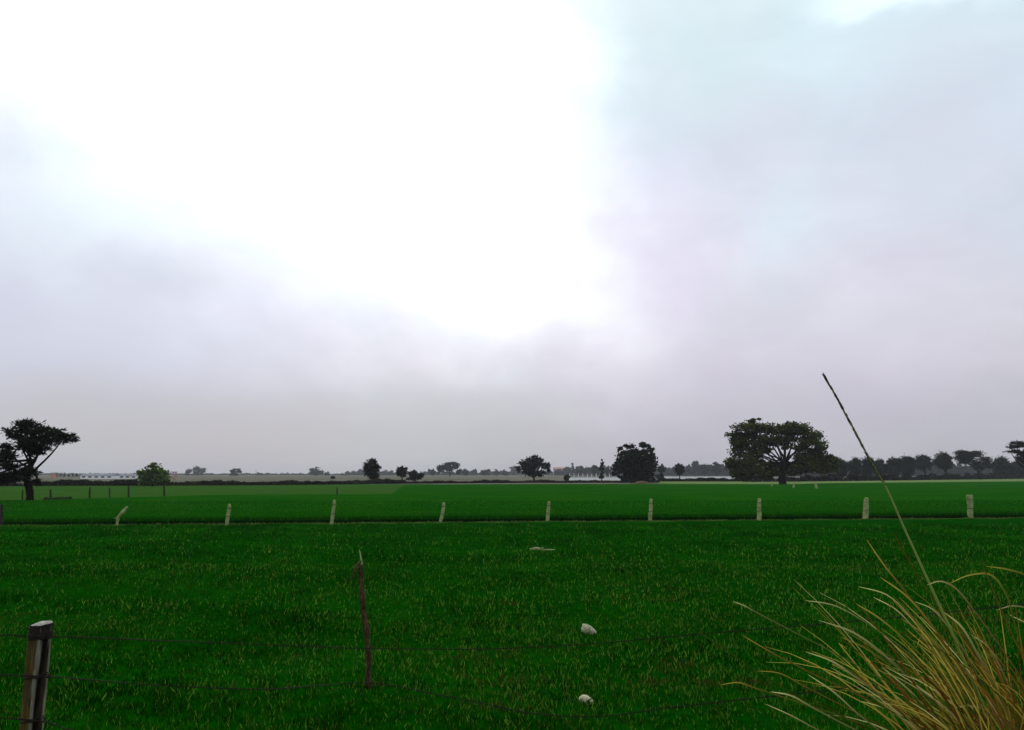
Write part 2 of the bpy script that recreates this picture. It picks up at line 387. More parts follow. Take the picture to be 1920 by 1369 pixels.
tag(go, 'dense deep green young cereal crop behind the pale fence posts', 'crop', kind='stuff')
# near-black blades, painting the shade along the crop's front edge
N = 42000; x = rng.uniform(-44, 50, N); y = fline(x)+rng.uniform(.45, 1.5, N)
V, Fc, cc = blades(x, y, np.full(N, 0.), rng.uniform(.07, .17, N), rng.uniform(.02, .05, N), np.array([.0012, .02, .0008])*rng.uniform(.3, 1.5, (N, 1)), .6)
tag(link('edge_shade_blades', npmesh('edge_shade_blades', V, Fc, col=cc), M['grass']), 'dark blades painted as shade just behind the pale fence posts', 'shade_blades', kind='stuff')
# dry tufts along the bund
N = 5200; x = rng.uniform(-44, 50, N); k = nz(x, x*0, 1.1, 2) > -.2; x = x[k]; N = len(x)
y = fline(x)+rng.normal(0, .12, N)
V, Fc, cc = blades(x, y, np.full(N, .03), rng.uniform(.03, .10, N), rng.uniform(.02, .05, N), np.array([.09, .15, .03])*rng.uniform(.2, 1.2, (N, 1)), .9)
tag(link('bund_grass', npmesh('bund_grass', V, Fc, col=cc), M['grass']), 'thin line of dry yellowish grass at the foot of the pale fence posts', 'grass', kind='stuff')

# ------------------------------------------------------------------ far fence posts
POSTS = [((3, 986), (4, 945), 7, 'darker fence post at the left edge of the photo, in the pale posts row'),
 ((218, 986), (239, 950), 8, 'pale fence post broken and leaning far over to the right'),
 ((425, 985), (431, 945), 8, 'slim pale fence post leaning a little right, next to the broken leaning post'),
 ((621, 983), (628, 937), 8, 'pale fence post leaning slightly right, above and left of the dark crooked stake'),
 ((826, 980), (833, 942), 8, 'pale fence post leaning slightly right, below the grey umbrella shaped tree'),
 ((1026, 978), (1030, 940), 8, 'pale almost upright fence post below the dark dome shaped tree'),
 ((1219, 977), (1221, 935), 8, 'pale upright fence post below the black knobbly crowned tree'),
 ((1423, 976), (1424, 934), 9, 'pale upright pointed fence post below the left lobe of the biggest tree'),
 ((1623, 974), (1624, 933), 12, 'thick pale tapered fence post just left of the tall grass stem'),
 ((1820, 972), (1818, 928), 14, 'widest pale fence post, the rightmost one in the row')]
for i, (b, t, wpx, lab) in enumerate(POSTS):
    B = gnd(*b); Dy = B[1]; T = pt(t[0], t[1], Dy); r = wpx/F*Dy/2*.86
    e = empty('fence_post', tuple(B), lab, 'fence post', 'posts of the far fence')
    m = MB(); B2 = B-np.array([0, 0, .05])
    if i == 1:
        K = pt(221, 971, Dy)
        m.tube([B2, (B2+K)/2+np.array([.02, 0, 0]), K, K*.5+T*.5, T], [r*.75, r*.7, r*.9, r, r*.55], 8, .12)
        tr = MB(); a = K+np.array([0, -.02, 0]); tr.tube([a, a+np.array([-.16, -.05, -.02])], [.03, .008], 5)
        m.build('post_shaft', M['conc'], e); tr.build('splinter', M['conc'], e)
    else:
        q = [B2+(T-B2)*s+np.array([random.uniform(-.015, .015), 0, 0]) for s in (0, .25, .5, .75, .96, 1)]
        rr = [r, r*1.05, r, r*.92, r*.8, r*.45]
        if i == 9: rr = [r*.8, r*.85, r*.95, r, r*1.0, r*.9]
        m.tube(q, rr, 8, .08); m.build('post_shaft', M['darkpost'] if i == 0 else M['conc'], e)
        for s in (.45, .8):
            wv = MB(); c0 = B2+(T-B2)*s; wv.tube([c0-[0, 0, .012], c0+[0, 0, .012]], [r*1.12, r*1.12], 8); wv.build('wire_tie', M['wire'], e)
# second fence, dark posts on the left and pale ones on the right
DP = [(42, 938, 918, 3, 'dark'), (95, 940, 917, 4, 'dark'), (168, 937, 913, 4, 'dark'), (206, 936, 914, 3, 'dark'), (241, 936, 911, 4, 'dark'), (308, 933, 909, 4, 'dark'), (632, 929, 914, 3, 'dark'),
      (1447, 914, 902, 3, 'pale'), (1488, 918, 905, 4, 'pale'), (1532, 919, 904, 5, 'pale')]
DL = ['thin dark post just left of the windswept tree trunk', 'dark post just right of the windswept tree trunk', 'short dark post left of the white shed, on the pale field edge',
      'thin dark post under the long white shed, on the pale field edge', 'dark post just left of the bright green bush, on the pale field edge', 'dark post under the right side of the bright green bush',
      'lone thin dark post on the pale field, left of the black spiky tree',
      'small thin pale post left of the biggest tree trunk', 'small pale post just right of the biggest tree trunk', 'small pale post leaning left, second right of the biggest tree trunk']
for (x, yb, yt, wpx, c), lab in zip(DP, DL):
    B = gnd(x, yb); T = pt(x-(4 if x == 1532 else random.uniform(-1, 1)), yt, B[1]); r = wpx/F*B[1]/2
    m = MB(); m.tube([B-[0, 0, .1], B*.6+T*.4, B*.2+T*.8, T], [r, r*.95, r*.9, r*.5], 6, .1)
    o = m.build('boundary_post', M['darkpost'] if c == 'dark' else M['conc']); tag(o, lab, 'fence post', 'posts of the distant boundary fence')

# ------------------------------------------------------------------ trees
def cards(cen, rad, nsub, ncard, size, spiky=0., spread=.36, fill=.75):
    """leaf clumps through an ellipsoid: returns verts, faces, tone"""
    d = rng.normal(size=(nsub, 3)); d /= np.linalg.norm(d, axis=1)[:, None]
    sc = d*rng.uniform(.25, 1, (nsub, 1))**.5*fill
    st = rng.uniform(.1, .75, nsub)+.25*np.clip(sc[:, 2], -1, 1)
    k = rng.integers(0, nsub, ncard)
    off = rng.normal(size=(ncard, 3))*spread*.6; off[:, 2] *= .75
    p = sc[k]+off; ln = np.linalg.norm(p, axis=1)
    p = p/np.maximum(ln/1.15, 1)[:, None]
    P = cen+p*rad
    a = rng.normal(size=(ncard, 3)); outd = p/np.maximum(np.linalg.norm(p, axis=1), .05)[:, None]
    a = a*(1-spiky)+outd*spiky*2.0; a /= np.linalg.norm(a, axis=1)[:, None]
    b = np.cross(a, rng.normal(size=(ncard, 3))); b /= np.linalg.norm(b, axis=1)[:, None]+1e-6
    s = size*rng.uniform(.6, 1.35, (ncard, 1)); la = 1+1.6*spiky; lb = .62-.38*spiky
    V = np.stack([P-a*s*la, P-b*s*lb+a*s*.2, P+a*s*la, P+b*s*lb+a*s*.1], 1).reshape(-1, 3)
    i = np.arange(ncard)*4
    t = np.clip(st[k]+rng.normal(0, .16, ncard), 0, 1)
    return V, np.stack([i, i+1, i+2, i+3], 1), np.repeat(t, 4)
def tree(name, label, cat, base, D, blobs, mt, leaf, dens=1.0, trunk=4, spiky=.15, group=None, fork=None, bark='bark', spread=.36, limbs=1, grow=1.18, thick=1.0):
    """base = (px, py) foot in the photo, D = distance, blobs = (cx, cy, rx, ry) lobes of the crown"""
    if D is None: D = float(gnd(*base)[1])
    fx = pt(base[0], HOR, D)[0]; foot = np.array([fx, D, 0.0]); s = D/F
    e = empty(name, tuple(foot), label, cat, group)
    Vs, Fs, Ts, o = [], [], [], 0; cens = []
    for (bx_, by_, rx, ry) in blobs:
        dep = random.uniform(-.35, .35)*rx*s*1.2
        rx *= grow; ry *= grow
        c = pt(bx_, by_, D); c = c+np.array([0, dep, 0]); cens.append(c)
        area = rx*ry
        nc = int(max(70, area*11*dens*(s/leaf)**2)); nc = min(nc, 9000)
        ns = int(np.clip(5+area/28, 6, 34))
        V, Fc, T = cards(c, np.array([rx*s, max(rx, ry)*.85*s, ry*s]), ns, nc, leaf, spiky, spread)
        V[:, 2] = np.maximum(V[:, 2], .02)
        Vs.append(V); Fs.append(Fc+o); Ts.append(T); o += len(V)
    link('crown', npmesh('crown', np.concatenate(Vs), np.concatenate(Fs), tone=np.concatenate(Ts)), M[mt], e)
    tb = MB(); r0 = trunk*s/2
    fk = [pt(q[0], q[1], D) for q in fork] if fork else [foot+(np.mean(cens, 0)-foot)*np.array([.5, .5, .35])]
    path = bend([foot-np.array([0, 0, .1])]+fk, 3); nn = len(path)
    tb.tube(path, [r0*(1.25 if i == 0 else 1.05-.35*i/nn) for i in range(nn)], 8, .08)
    F0 = fk[-1]
    for c in cens:
        for _ in range(limbs):
            tgt = c+np.array([random.uniform(-.4, .4), random.uniform(-.3, .3), random.uniform(-.2, .3)])*r0*6*(limbs > 1)
            F1 = F0+(path[nn//2]-F0)*random.random()**1.5; mid = F1*.45+tgt*.55+np.array([random.uniform(-.9, .9), random.uniform(-.7, .7), random.uniform(-.9, .5)])*r0*1.6
            pp = bend([F1, mid, tgt], 3); rl = thick*r0*1.15/max(2, len(cens))**.5; tb.tube(pp, [rl*(1-.85*i/len(pp)) for i in range(len(pp))], 6, .06)
    tb.build('trunk', M[bark], e)
    return e
def lobes(x0, x1, y0, y1, n, seed, flat=1.0):
    r = random.Random(seed); w_, h_ = (x1-x0)/2, (y1-y0)/2; cx, cy = (x0+x1)/2, (y0+y1)/2
    out = [(cx, cy, w_*.72, h_*.78)]
    for i in range(n):
        a = 2*PI*i/n+r.uniform(-.35, .35); q = r.uniform(.42, .58)
        out.append((cx+math.cos(a)*w_*q, cy-math.sin(a)*h_*q*flat, w_*r.uniform(.32, .5), h_*r.uniform(.32, .5)))
    return out

# 1 windswept tree on the left
tree('windswept_tree', 'black windswept tree with crown leaning right, at the left edge of the photo', 'tree', (60, 943), None,
  [(58, 800, 26, 12), (28, 812, 22, 10), (92, 812, 28, 11), (125, 822, 24, 10), (75, 828, 40, 14), (55, 842, 26, 12), (75, 846, 20, 8), (10, 838, 14, 6),
   (8, 858, 22, 13), (-25, 862, 26, 18), (20, 873, 20, 8), (28, 895, 26, 11), (55, 888, 16, 12), (0, 900, 26, 9), (66, 905, 8, 9), (-40, 888, 24, 12)],
  'dark', .12, 1.05, 13, .5, fork=[(56, 922), (50, 900), (54, 880), (64, 862)], spread=.36, grow=1.16, limbs=1, thick=1.4)
# 2 bright bush
tree('round_bush', 'bright yellow green round bush at the far side of the pale field', 'bush', (288, 912), None,
  [(287, 880, 16, 10), (273, 891, 15, 11), (302, 890, 15, 11), (266, 903, 10, 7), (288, 900, 24, 10), (309, 902, 9, 8), (287, 873, 9, 4)],
  'bright', .32, .8, 4, .1)
# 3 black spiky tree
tree('spiky_tree', 'black oval tree with spiky outline on a short trunk, above the dark crooked stake', 'tree', (705, 906), None,
  [(698, 872, 12, 10), (697, 885, 14, 12), (706, 878, 9, 10), (688, 878, 7, 9), (702, 894, 10, 7), (698, 865, 6, 5)], 'dark', .42, 1.2, 5, .5, grow=1.03)
tree('small_round_tree', 'small black round tree on a thin trunk, right of the spiky tree', 'tree', (754, 903), None,
  lobes(742, 766, 873, 895, 5, 3), 'dark', .4, 1.1, 2.6, .2)
tree('low_bush', 'low black bush touching the right side of the small black round tree', 'bush', (779, 903), None,
  [(775, 890, 9, 8), (784, 893, 9, 6), (777, 885, 4, 4), (790, 892, 5, 4), (772, 897, 8, 4)], 'dark', .4, 1.1, 2, .3)
# dome tree
tree('dome_tree', 'dark dome shaped tree with sky showing through, left of the middle white wall', 'tree', (1001, 903), None,
  [(1000, 862, 13, 7), (986, 867, 12, 8), (1015, 866, 12, 8), (977, 877, 8, 9), (1024, 878, 8, 10), (1000, 874, 20, 9), (989, 885, 13, 7), (1011, 886, 12, 7), (1001, 856, 6, 3)],
  'dark', .38, .85, 4, .45, fork=[(1001, 893)], limbs=1)
# knobbly black tree
tree('knobbly_tree', 'big black dense tree with knobbly round tufts on top, between the two white walls', 'tree', (1188, 906), None,
  [(1182, 836, 11, 7), (1208, 834, 11, 7), (1163, 842, 6, 6), (1219, 843, 7, 8), (1186, 848, 14, 8), (1205, 848, 14, 8),
   (1180, 862, 30, 16), (1208, 862, 24, 16), (1170, 875, 24, 13), (1205, 882, 27, 14), (1188, 890, 26, 12), (1158, 868, 12, 9), (1222, 872, 10, 14), (1212, 895, 20, 9), (1155, 885, 10, 7), (1172, 898, 14, 6)],
  'dark', .42, 1.3, 9, .2, grow=1.0)
# biggest tree
tree('spreading_tree', 'biggest tree, olive green broad crown with fanned bare limbs and sky gaps', 'tree', (1467, 909), None,
  [(1400, 806, 26, 14), (1384, 818, 18, 12), (1432, 803, 28, 12), (1458, 806, 24, 11), (1488, 804, 26, 12), (1510, 812, 20, 13), (1532, 820, 15, 12),
   (1376, 832, 12, 10), (1408, 826, 30, 12), (1444, 822, 30, 11), (1484, 824, 28, 11), (1518, 836, 24, 14), (1398, 843, 24, 9), (1428, 838, 20, 8),
   (1390, 862, 26, 15), (1374, 874, 14, 11), (1404, 876, 26, 14), (1398, 890, 20, 8), (1424, 868, 10, 9), (1522, 858, 26, 13), (1546, 858, 18, 11), (1560, 862, 13, 8), (1504, 874, 26, 13), (1534, 876, 28, 13), (1436, 886, 16, 9), (1448, 878, 12, 8), (1490, 886, 18, 8), (1540, 838, 10, 12), (1455, 831, 28, 7), (1440, 870, 14, 8), (1454, 883, 13, 9), (1504, 858, 14, 12), (1420, 850, 16, 9), (1438, 845, 14, 6), (1412, 862, 14, 10), (1500, 842, 18, 10), (1432, 892, 14, 8), (1380, 888, 14, 10), (1393, 897, 16, 6), (1415, 790, 14, 5), (1486, 793, 12, 4), (1552, 872, 20, 9), (1470, 838, 10, 6)],
  'olive', .28, 1.0, 13, .12, fork=[(1466, 896), (1470, 880), (1473, 862)], limbs=1, thick=1.5)
# other single trees; (name, label, cat, x0, x1, ytop, ybot, D, foot x, mat, leaf, n, trunk)
T = [
 ('far_tree', 'hazy grey twin lobed tree just right of the hut on legs', 345, 384, 877, 897, 1150, 366, 'grey', 6, 2),
 ('far_tree', 'hazy dark grey tree with a notch on its right side, alone on the left horizon', 432, 452, 878, 896, 950, 440, 'grey', 5, 2),
 ('far_tree', 'faint hazy scraggly tree with a thin bare spike at its left', 479, 493, 884, 897, 1300, 486, 'grey', 4, 1.5),
 ('far_tree', 'faint hazy small tree right beside the scraggly spiked one', 494, 509, 886, 897, 1350, 501, 'grey', 4, 1.5),
 ('far_tree', 'tiny faint tree between the scraggly trees and the grey mushroom shaped tree', 522, 530, 888, 896, 1500, 526, 'grey', 3, 1),
 ('far_tree', 'hazy grey round mushroom shaped tree, left of the black spiky tree', 578, 606, 875, 893, 1050, 592, 'grey', 6, 2),
 ('far_tree', 'small hazy tree touching the right of the grey mushroom shaped tree', 608, 619, 884, 895, 1100, 613, 'grey', 4, 1),
 ('bush', 'tiny dark bush on the hedge line between the mushroom shaped tree and the spiky tree', 619, 629, 892, 902, 420, 624, 'dark', 4, 1),
 ('far_tree', 'low flat hazy tree between the mushroom shaped tree and the spiky tree', 636, 656, 886, 896, 1200, 646, 'grey', 5, 1.5),
 ('far_tree', 'pale hazy low tree just left of the black spiky tree', 661, 682, 888, 897, 1500, 671, 'grey', 5, 1.5),
 ('far_tree', 'pale hazy tree between the black spiky tree and the small black round tree', 716, 740, 885, 898, 1450, 728, 'grey', 5, 1.5),
 ('far_tree', 'small grey tree at the left foot of the grey umbrella shaped tree', 805, 817, 878, 893, 900, 811, 'grey', 4, 1.5),
 ('umbrella_tree', 'grey umbrella shaped tree with visible stems, between the low black bush and the dome tree', 820, 864, 866, 886, 640, 843, 'dark', 8, 2.5),
 ('far_tree', 'small grey round tree just right of the grey umbrella shaped tree', 865, 879, 878, 892, 850, 872, 'grey', 4, 1.5),
 ('far_tree', 'faint grey tree with a point, second right of the grey umbrella shaped tree', 885, 896, 879, 892, 1200, 890, 'grey', 4, 1),
 ('far_tree', 'grey twin round trees halfway between the umbrella shaped tree and the dome tree', 900, 920, 879, 894, 900, 910, 'grey', 6, 1.5),
 ('far_tree', 'grey round tree, third from the left edge of the dome tree', 923, 937, 880, 894, 1000, 930, 'grey', 4, 1.5),
 ('far_tree', 'bluish grey round tree, second from the left edge of the dome tree', 939, 955, 880, 894, 1050, 947, 'grey', 4, 1.5),
 ('far_tree', 'pale hazy tall tree partly behind the left edge of the dome tree', 953, 974, 873, 893, 1600, 963, 'grey', 5, 1.5),
 ('bush', 'dark bush at the left end of the middle white wall', 1056, 1069, 889, 903, 300, 1062, 'dark', 5, 1.5),
 ('conifer', 'pointed hazy grey conifer beside the pink roofed building', 1066, 1080, 870, 892, 1100, 1073, 'grey', 5, 1.5),
 ('far_tree', 'hazy grey tree above the left part of the middle white wall', 1077, 1096, 872, 891, 900, 1086, 'grey', 5, 2),
 ('far_tree', 'hazy grey broad tree above the middle of the middle white wall', 1092, 1108, 874, 891, 950, 1100, 'grey', 5, 2),
 ('far_tree', 'grey tree with slanting stems just left of the narrow column tree', 1106, 1124, 871, 891, 700, 1115, 'grey', 6, 2),
 ('far_tree', 'small grey tree between the narrow column tree and the knobbly black tree', 1131, 1147, 874, 893, 700, 1139, 'grey', 5, 2),
 ('small_tree', 'dark narrow tree just right of the knobbly black tree', 1232, 1249, 870, 890, 520, 1241, 'dark', 5, 2),
 ('bush', 'dark small bush under the narrow tree at the left end of the right white wall', 1229, 1247, 887, 900, 380, 1238, 'dark', 4, 1.5),
 ('far_tree', 'pale greenish grey tree between the knobbly black tree and the black ball tree', 1248, 1262, 876, 893, 1000, 1255, 'grey', 4, 1.5),
 ('ball_tree', 'black ball shaped tree on a thin trunk over the right white wall', 1263, 1286, 867, 892, 380, 1274, 'dark', 6, 2),
 ('far_tree', 'grey peaked tree over the right white wall, right of the black ball tree', 1295, 1313, 862, 890, 800, 1303, 'grey', 5, 2),
 ('far_tree', 'dark grey tree second right of the black ball tree', 1311, 1333, 867, 891, 720, 1322, 'grey', 6, 2),
 ('far_tree', 'greenish grey tree third right of the black ball tree', 1332, 1354, 865, 891, 700, 1343, 'grey', 6, 2),
 ('far_tree', 'low purplish grey tree at the left edge of the biggest tree', 1351, 1376, 873, 893, 800, 1363, 'grey', 5, 2),
 ('row_tree', 'low dark tree touching the right edge of the biggest tree', 1562, 1592, 858, 897, 330, 1577, 'grey', 7, 3),
 ('row_tree', 'flat topped grey tree, second in the row right of the biggest tree', 1590, 1616, 853, 897, 360, 1603, 'grey', 7, 3),
 ('row_tree', 'dark grey tree directly behind the tall grass stem', 1612, 1640, 851, 897, 350, 1626, 'grey', 7, 3),
 ('row_tree', 'grey tree just right of the tall grass stem, lower than its neighbours', 1638, 1664, 857, 898, 380, 1650, 'grey', 7, 3),
 ('row_tree', 'grey round topped tree, second right of the tall grass stem', 1660, 1690, 852, 896, 400, 1675, 'grey', 8, 3),
 ('row_tree', 'grey wide topped tree over the reddish bank, third right of the tall grass stem', 1683, 1718, 850, 895, 390, 1700, 'grey', 8, 3),
 ('row_tree', 'grey green tree with broad dome, left of the tallest tree of the right row', 1715, 1752, 850, 886, 420, 1735, 'grey', 8, 3),
 ('row_tree', 'grey dome tree whose stem stands in the pale gap of the right row', 1748, 1792, 845, 884, 400, 1775, 'grey', 9, 3),
 ('row_tree', 'tallest tree of the right row, slanted grey top above twin trunks', 1790, 1858, 842, 880, 370, 1838, 'grey', 10, 3.5),
 ('row_tree', 'grey green tree at the right end of the row, beside the black edge tree', 1856, 1896, 853, 893, 430, 1876, 'grey', 8, 3),
 ('row_tree', 'grey low tree below the black branches at the right edge', 1888, 1935, 860, 896, 450, 1910, 'grey', 8, 3),
]
for i, (nm, lab, x0, x1, yt, yb, D, fx, mt, n_, tw) in enumerate(T):
    if D > 600: D *= 1.3
    cat = 'bush' if nm == 'bush' else 'tree'
    lf = max(.30, 1.5*D/F)*(.8 if D < 600 else .9)
    if nm == 'umbrella_tree':
        bl = [(843, 872, 13, 6), (830, 876, 9, 6), (856, 876, 8, 7), (824, 883, 7, 5), (861, 884, 6, 6), (842, 878, 12, 5), (850, 869, 7, 3)]
    elif nm == 'conifer':
        bl = [(1073, 873, 2, 4), (1073, 879, 4, 5), (1073, 886, 7, 6)]
    elif i == 0:
        bl = [(353, 888, 7, 9), (366, 883, 9, 7), (377, 884, 8, 7), (368, 890, 11, 5)]
    elif i == 15:
        bl = [(905, 886, 5, 6), (915, 886, 5, 6), (909, 889, 6, 3)]
    elif i == 1:
        bl = [(441, 884, 8, 6), (438, 890, 7, 6), (448, 885, 4, 5)]
    elif i == 5:
        bl = [(592, 880, 10, 5), (585, 885, 7, 5), (599, 885, 7, 5), (592, 887, 8, 5)]
    elif lab.startswith('tallest'):
        bl = [(1808, 849, 18, 6), (1830, 852, 20, 8), (1846, 862, 13, 9), (1818, 862, 20, 9), (1836, 872, 18, 8), (1800, 858, 11, 8), (1852, 872, 9, 7)]
    elif nm == 'row_tree':
        bl = lobes(x0, x1, yt, yb, n_, i, .8)+[((x0+x1)/2, yb-6, (x1-x0)*.35, 6)]*(yb > 892)
    else: bl = lobes(x0, x1, yt, yb, n_, i)
    g = {'far_tree': 'hazy trees along the horizon', 'row_tree': 'row of trees right of the biggest tree', 'bush': 'small dark bushes beyond the field'}.get(nm)
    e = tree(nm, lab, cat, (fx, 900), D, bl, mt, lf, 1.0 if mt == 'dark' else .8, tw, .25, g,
         fork=[(1835, 885)] if lab.startswith('tallest') else None)
    if i == 2:                            # thin bare spike
        s = MB(); s.tube([pt(479.5, 897, D), pt(480, 880, D)], [.6, .2], 5); s.build('bare_stem', M['bark'], e)
# narrow column tree
tree('column_tree', 'narrow black column shaped tree left of the knobbly black tree', 'tree', (1128, 903), None,
  [(1129, 868, 2.6, 6), (1128, 877, 3.4, 7), (1128, 888, 2.6, 7), (1127, 896, 3.4, 5)], 'dark', .28, 1.6, 2, .2)
# edge tree right
tree('edge_tree', 'black tree with layered spiky branches cut off by the right edge of the photo', 'tree', (1945, 906), None,
  [(1908, 832, 12, 4), (1901, 839, 13, 3.5), (1893, 847, 12, 3), (1912, 849, 14, 5), (1925, 838, 16, 9), (1935, 855, 22, 10), (1918, 860, 10, 4), (1960, 845, 26, 20), (1955, 828, 18, 9)],
  'dark', .3, 1.1, 9, .6)
# slim poplars on the left skyline
PX = [(105, 886), (113, 888), (121, 887), (129, 889), (137, 888), (144, 889), (151, 890)]
PL = ['first and darkest of the slim grey trees in a row, beside the tiny red hut', 'second slim grey tree from the tiny red hut', 'third slim grey tree from the tiny red hut, darker than its neighbours', 'fourth slim grey tree from the tiny red hut',
      'fifth slim grey tree from the tiny red hut', 'sixth slim grey tree from the tiny red hut, second left of the long white shed', 'last slim grey tree, at the left end of the long white shed']
for (x, yt), lab in zip(PX, PL):
    tree('slim_tree', lab, 'tree', (x, 897), 800, [(x, yt+2.5, 1.4, 3), (x, yt+6, 1.8, 4)], 'grey', .6, 1.3, 1, .1, 'slim trees on the left skyline')

# scrub hedges: continuous low growth nobody could count
def hedge(name, label, path, hpx, mt, n, leaf, seed=0, depth=3.0):
    """path = list of photo points at the foot of the hedge"""
    P = [gnd(*q) for q in path]; Vs, Fs, Ts, o = [], [], [], 0
    L = [np.linalg.norm(P[i+1]-P[i]) for i in range(len(P)-1)]; tot = sum(L)
    for i in range(len(P)-1):
        m_ = int(n*L[i]/tot); t = rng.random(m_); b = P[i][None]*(1-t)[:, None]+P[i+1][None]*t[:, None]
        hh = hpx/F*b[:, 1]*(.72+.5*nz(b[:, 0], b[:, 1], .23, seed)+.28*nz(b[:, 0], b[:, 1], .9, seed+2)); hh = np.maximum(hh, .15)
        z = rng.random(m_)**.8*hh; p = b.copy(); p[:, 2] = z; p[:, 1] += rng.uniform(-.5, .5, m_)*depth
        a = rng.normal(size=(m_, 3)); a /= np.linalg.norm(a, axis=1)[:, None]; c = np.cross(a, rng.normal(size=(m_, 3))); c /= np.linalg.norm(c, axis=1)[:, None]
        s = leaf*rng.uniform(.6, 1.4, (m_, 1)); V = np.stack([p-a*s, p-c*s*.6, p+a*s, p+c*s*.6], 1).reshape(-1, 3); V[:, 2] = np.maximum(V[:, 2], 0)
        k = np.arange(m_)*4; Vs.append(V); Fs.append(np.stack([k, k+1, k+2, k+3], 1)+o); o += len(V)
        tt = np.clip(.45+.4*nz(b[:, 0], b[:, 1], .15, seed+9)+rng.normal(0, .2, m_), 0, 1); Ts.append(np.repeat(tt, 4))
    return tag(link(name, npmesh(name, np.concatenate(Vs), np.concatenate(Fs), tone=np.concatenate(Ts)), M[mt]), label, 'hedge', kind='stuff')
hedge('scrub_hedge', 'dark brown scrub along the far side of the pale field, left of the bright bush', [(-300, 913), (0, 912), (150, 911), (255, 911)], 10, 'scrub', 9000, .32, 1)
hedge('scrub_hedge', 'thin dark scrub line between the bright bush and the small black round tree', [(255, 911), (500, 910), (760, 907)], 8, 'scrub', 11000, .33, 5)
hedge('scrub_hedge', 'thin dark scrub line under the umbrella and dome shaped trees', [(760, 907), (1000, 905.5), (1235, 905)], 4.2, 'scrub', 11000, .36, 3)
hedge('scrub_hedge', 'brown low scrub in front of the right white wall', [(1235, 903), (1400, 903)], 5.6, 'scrub', 6500, .38, 8)
hedge('scrub_hedge', 'dark scrub at the foot of the tree row right of the biggest tree', [(1400, 904), (1560, 902.5), (1720, 900.5), (1900, 898), (2050, 897)], 11, 'dark', 14000, .42, 12)
for lab_, a_, b_, h_, n_ in (('faint low hazy woodland on the left horizon', -200, 690, 3.2, 5000), ('hazy grey woodland behind the umbrella and dome shaped trees', 650, 1060, 9, 6000),
                            ('hazy grey woodland above the middle white wall', 1040, 1250, 15, 6000), ('hazy grey woodland above the right white wall', 1240, 1400, 19, 6000), ('hazy grey woodland behind the right tree row', 1380, 2100, 20, 12000)):
    Dw = {3.2: 1900, 9: 1700, 15: 1400, 19: 1150, 20: 900}[h_]; pb = HOR+CAMH*F/Dw
    hedge('distant_wood', lab_, [(a_, pb), (b_, pb)], h_, 'grey', n_, 2.6, int(h_*3), 25.0)['category'] = 'woodland'
hedge('dry_brush', 'low brown dry brush at the foot of the windswept tree', [(85, 938), (130, 937)], 5, 'scrub', 500, .16, 2, 1.0)

# ------------------------------------------------------------------ far buildings
def bx_at(x0, x1, D):
    return pt(x0, HOR, D)[0], pt(x1, HOR, D)[0]
def shed(name, label, x0, x1, ytop, D, dep, roofpx, wallm='white', cat='shed', roofm='roofg', windows=0, group=None, over=.4):
    a, b = bx_at(x0, x1, D); zt = pt(960, ytop, D)[2]; zr = pt(960, ytop-roofpx, D)[2]
    e = empty(name, ((a+b)/2, D, 0), label, cat, group)
    m = MB(); m.box((a, D, -.05), (b, D+dep, zt)); m.build('wall', M[wallm], e)
    m = MB(); o = over; m.add([(a-o, D-o, zt+.01), (b+o, D-o, zt+.01), (b+o, D+dep+o, zt+.01), (a-o, D+dep+o, zt+.01), (a-o, D+dep/2, zr), (b+o, D+dep/2, zr)],
        [(0, 1, 5, 4), (3, 4, 5, 2), (0, 4, 3), (1, 2, 5), (0, 3, 2, 1)]); m.build('roof', M[roofm], e)
    for i in range(windows):
        wx = a+(b-a)*(i+.5)/windows; ww = min(.9, (b-a)/windows*.25); m = MB(); m.box((wx-ww, D-.05, zt*.35), (wx+ww, D-.003, zt*.75)); m.build('window', M['dkopen'], e)
    return e
shed('long_shed', 'long white shed with grey roof on the left horizon', 151, 211, 891.2, 420, 7, 3, windows=5)
shed('short_shed', 'shorter white shed with grey roof, left of the bright green bush', 223, 256, 891.5, 430, 7, 2.6, windows=3)
shed('red_hut', 'tiny dark red hut on the left horizon, right of the windswept tree', 94, 101, 888, 520, 3, 2, 'brick', 'hut')
e = empty('water_tank', (float(pt(216, HOR, 430)[0]), 430, 0), 'small blue tank between the two white sheds', 'tank'); tx = float(pt(216, HOR, 430)[0])
m = MB(); m.tube([(tx, 430, .25), (tx, 430, 2.2), (tx, 430, 2.7)], [1.0, 1.0, .5], 14); m.build('tank_body', M['blue'], e)
m = MB(); m.box((tx-1.2, 428.8, 0), (tx+1.2, 431.2, .24)); m.build('tank_base', M['white'], e)
# hut on legs
D = 330; a, b = bx_at(312, 328, D); zr = pt(960, 884.5, D)[2]
e = empty('raised_shelter', ((a+b)/2, D, 0), 'small open shelter with flat roof on pinkish legs, behind the bright green bush', 'shelter')
m = MB(); m.box((a-.3, D-1.5, zr-.28), (b+.3, D+1.8, zr)); m.build('roof', M['roofg'], e)
for px_ in (a, b-.35):
    for py_ in (D-1.1, D+1.2):
        m = MB(); m.box((px_, py_, -.05), (px_+.38, py_+.35, zr-.283)); m.build('column', M['brick'], e)
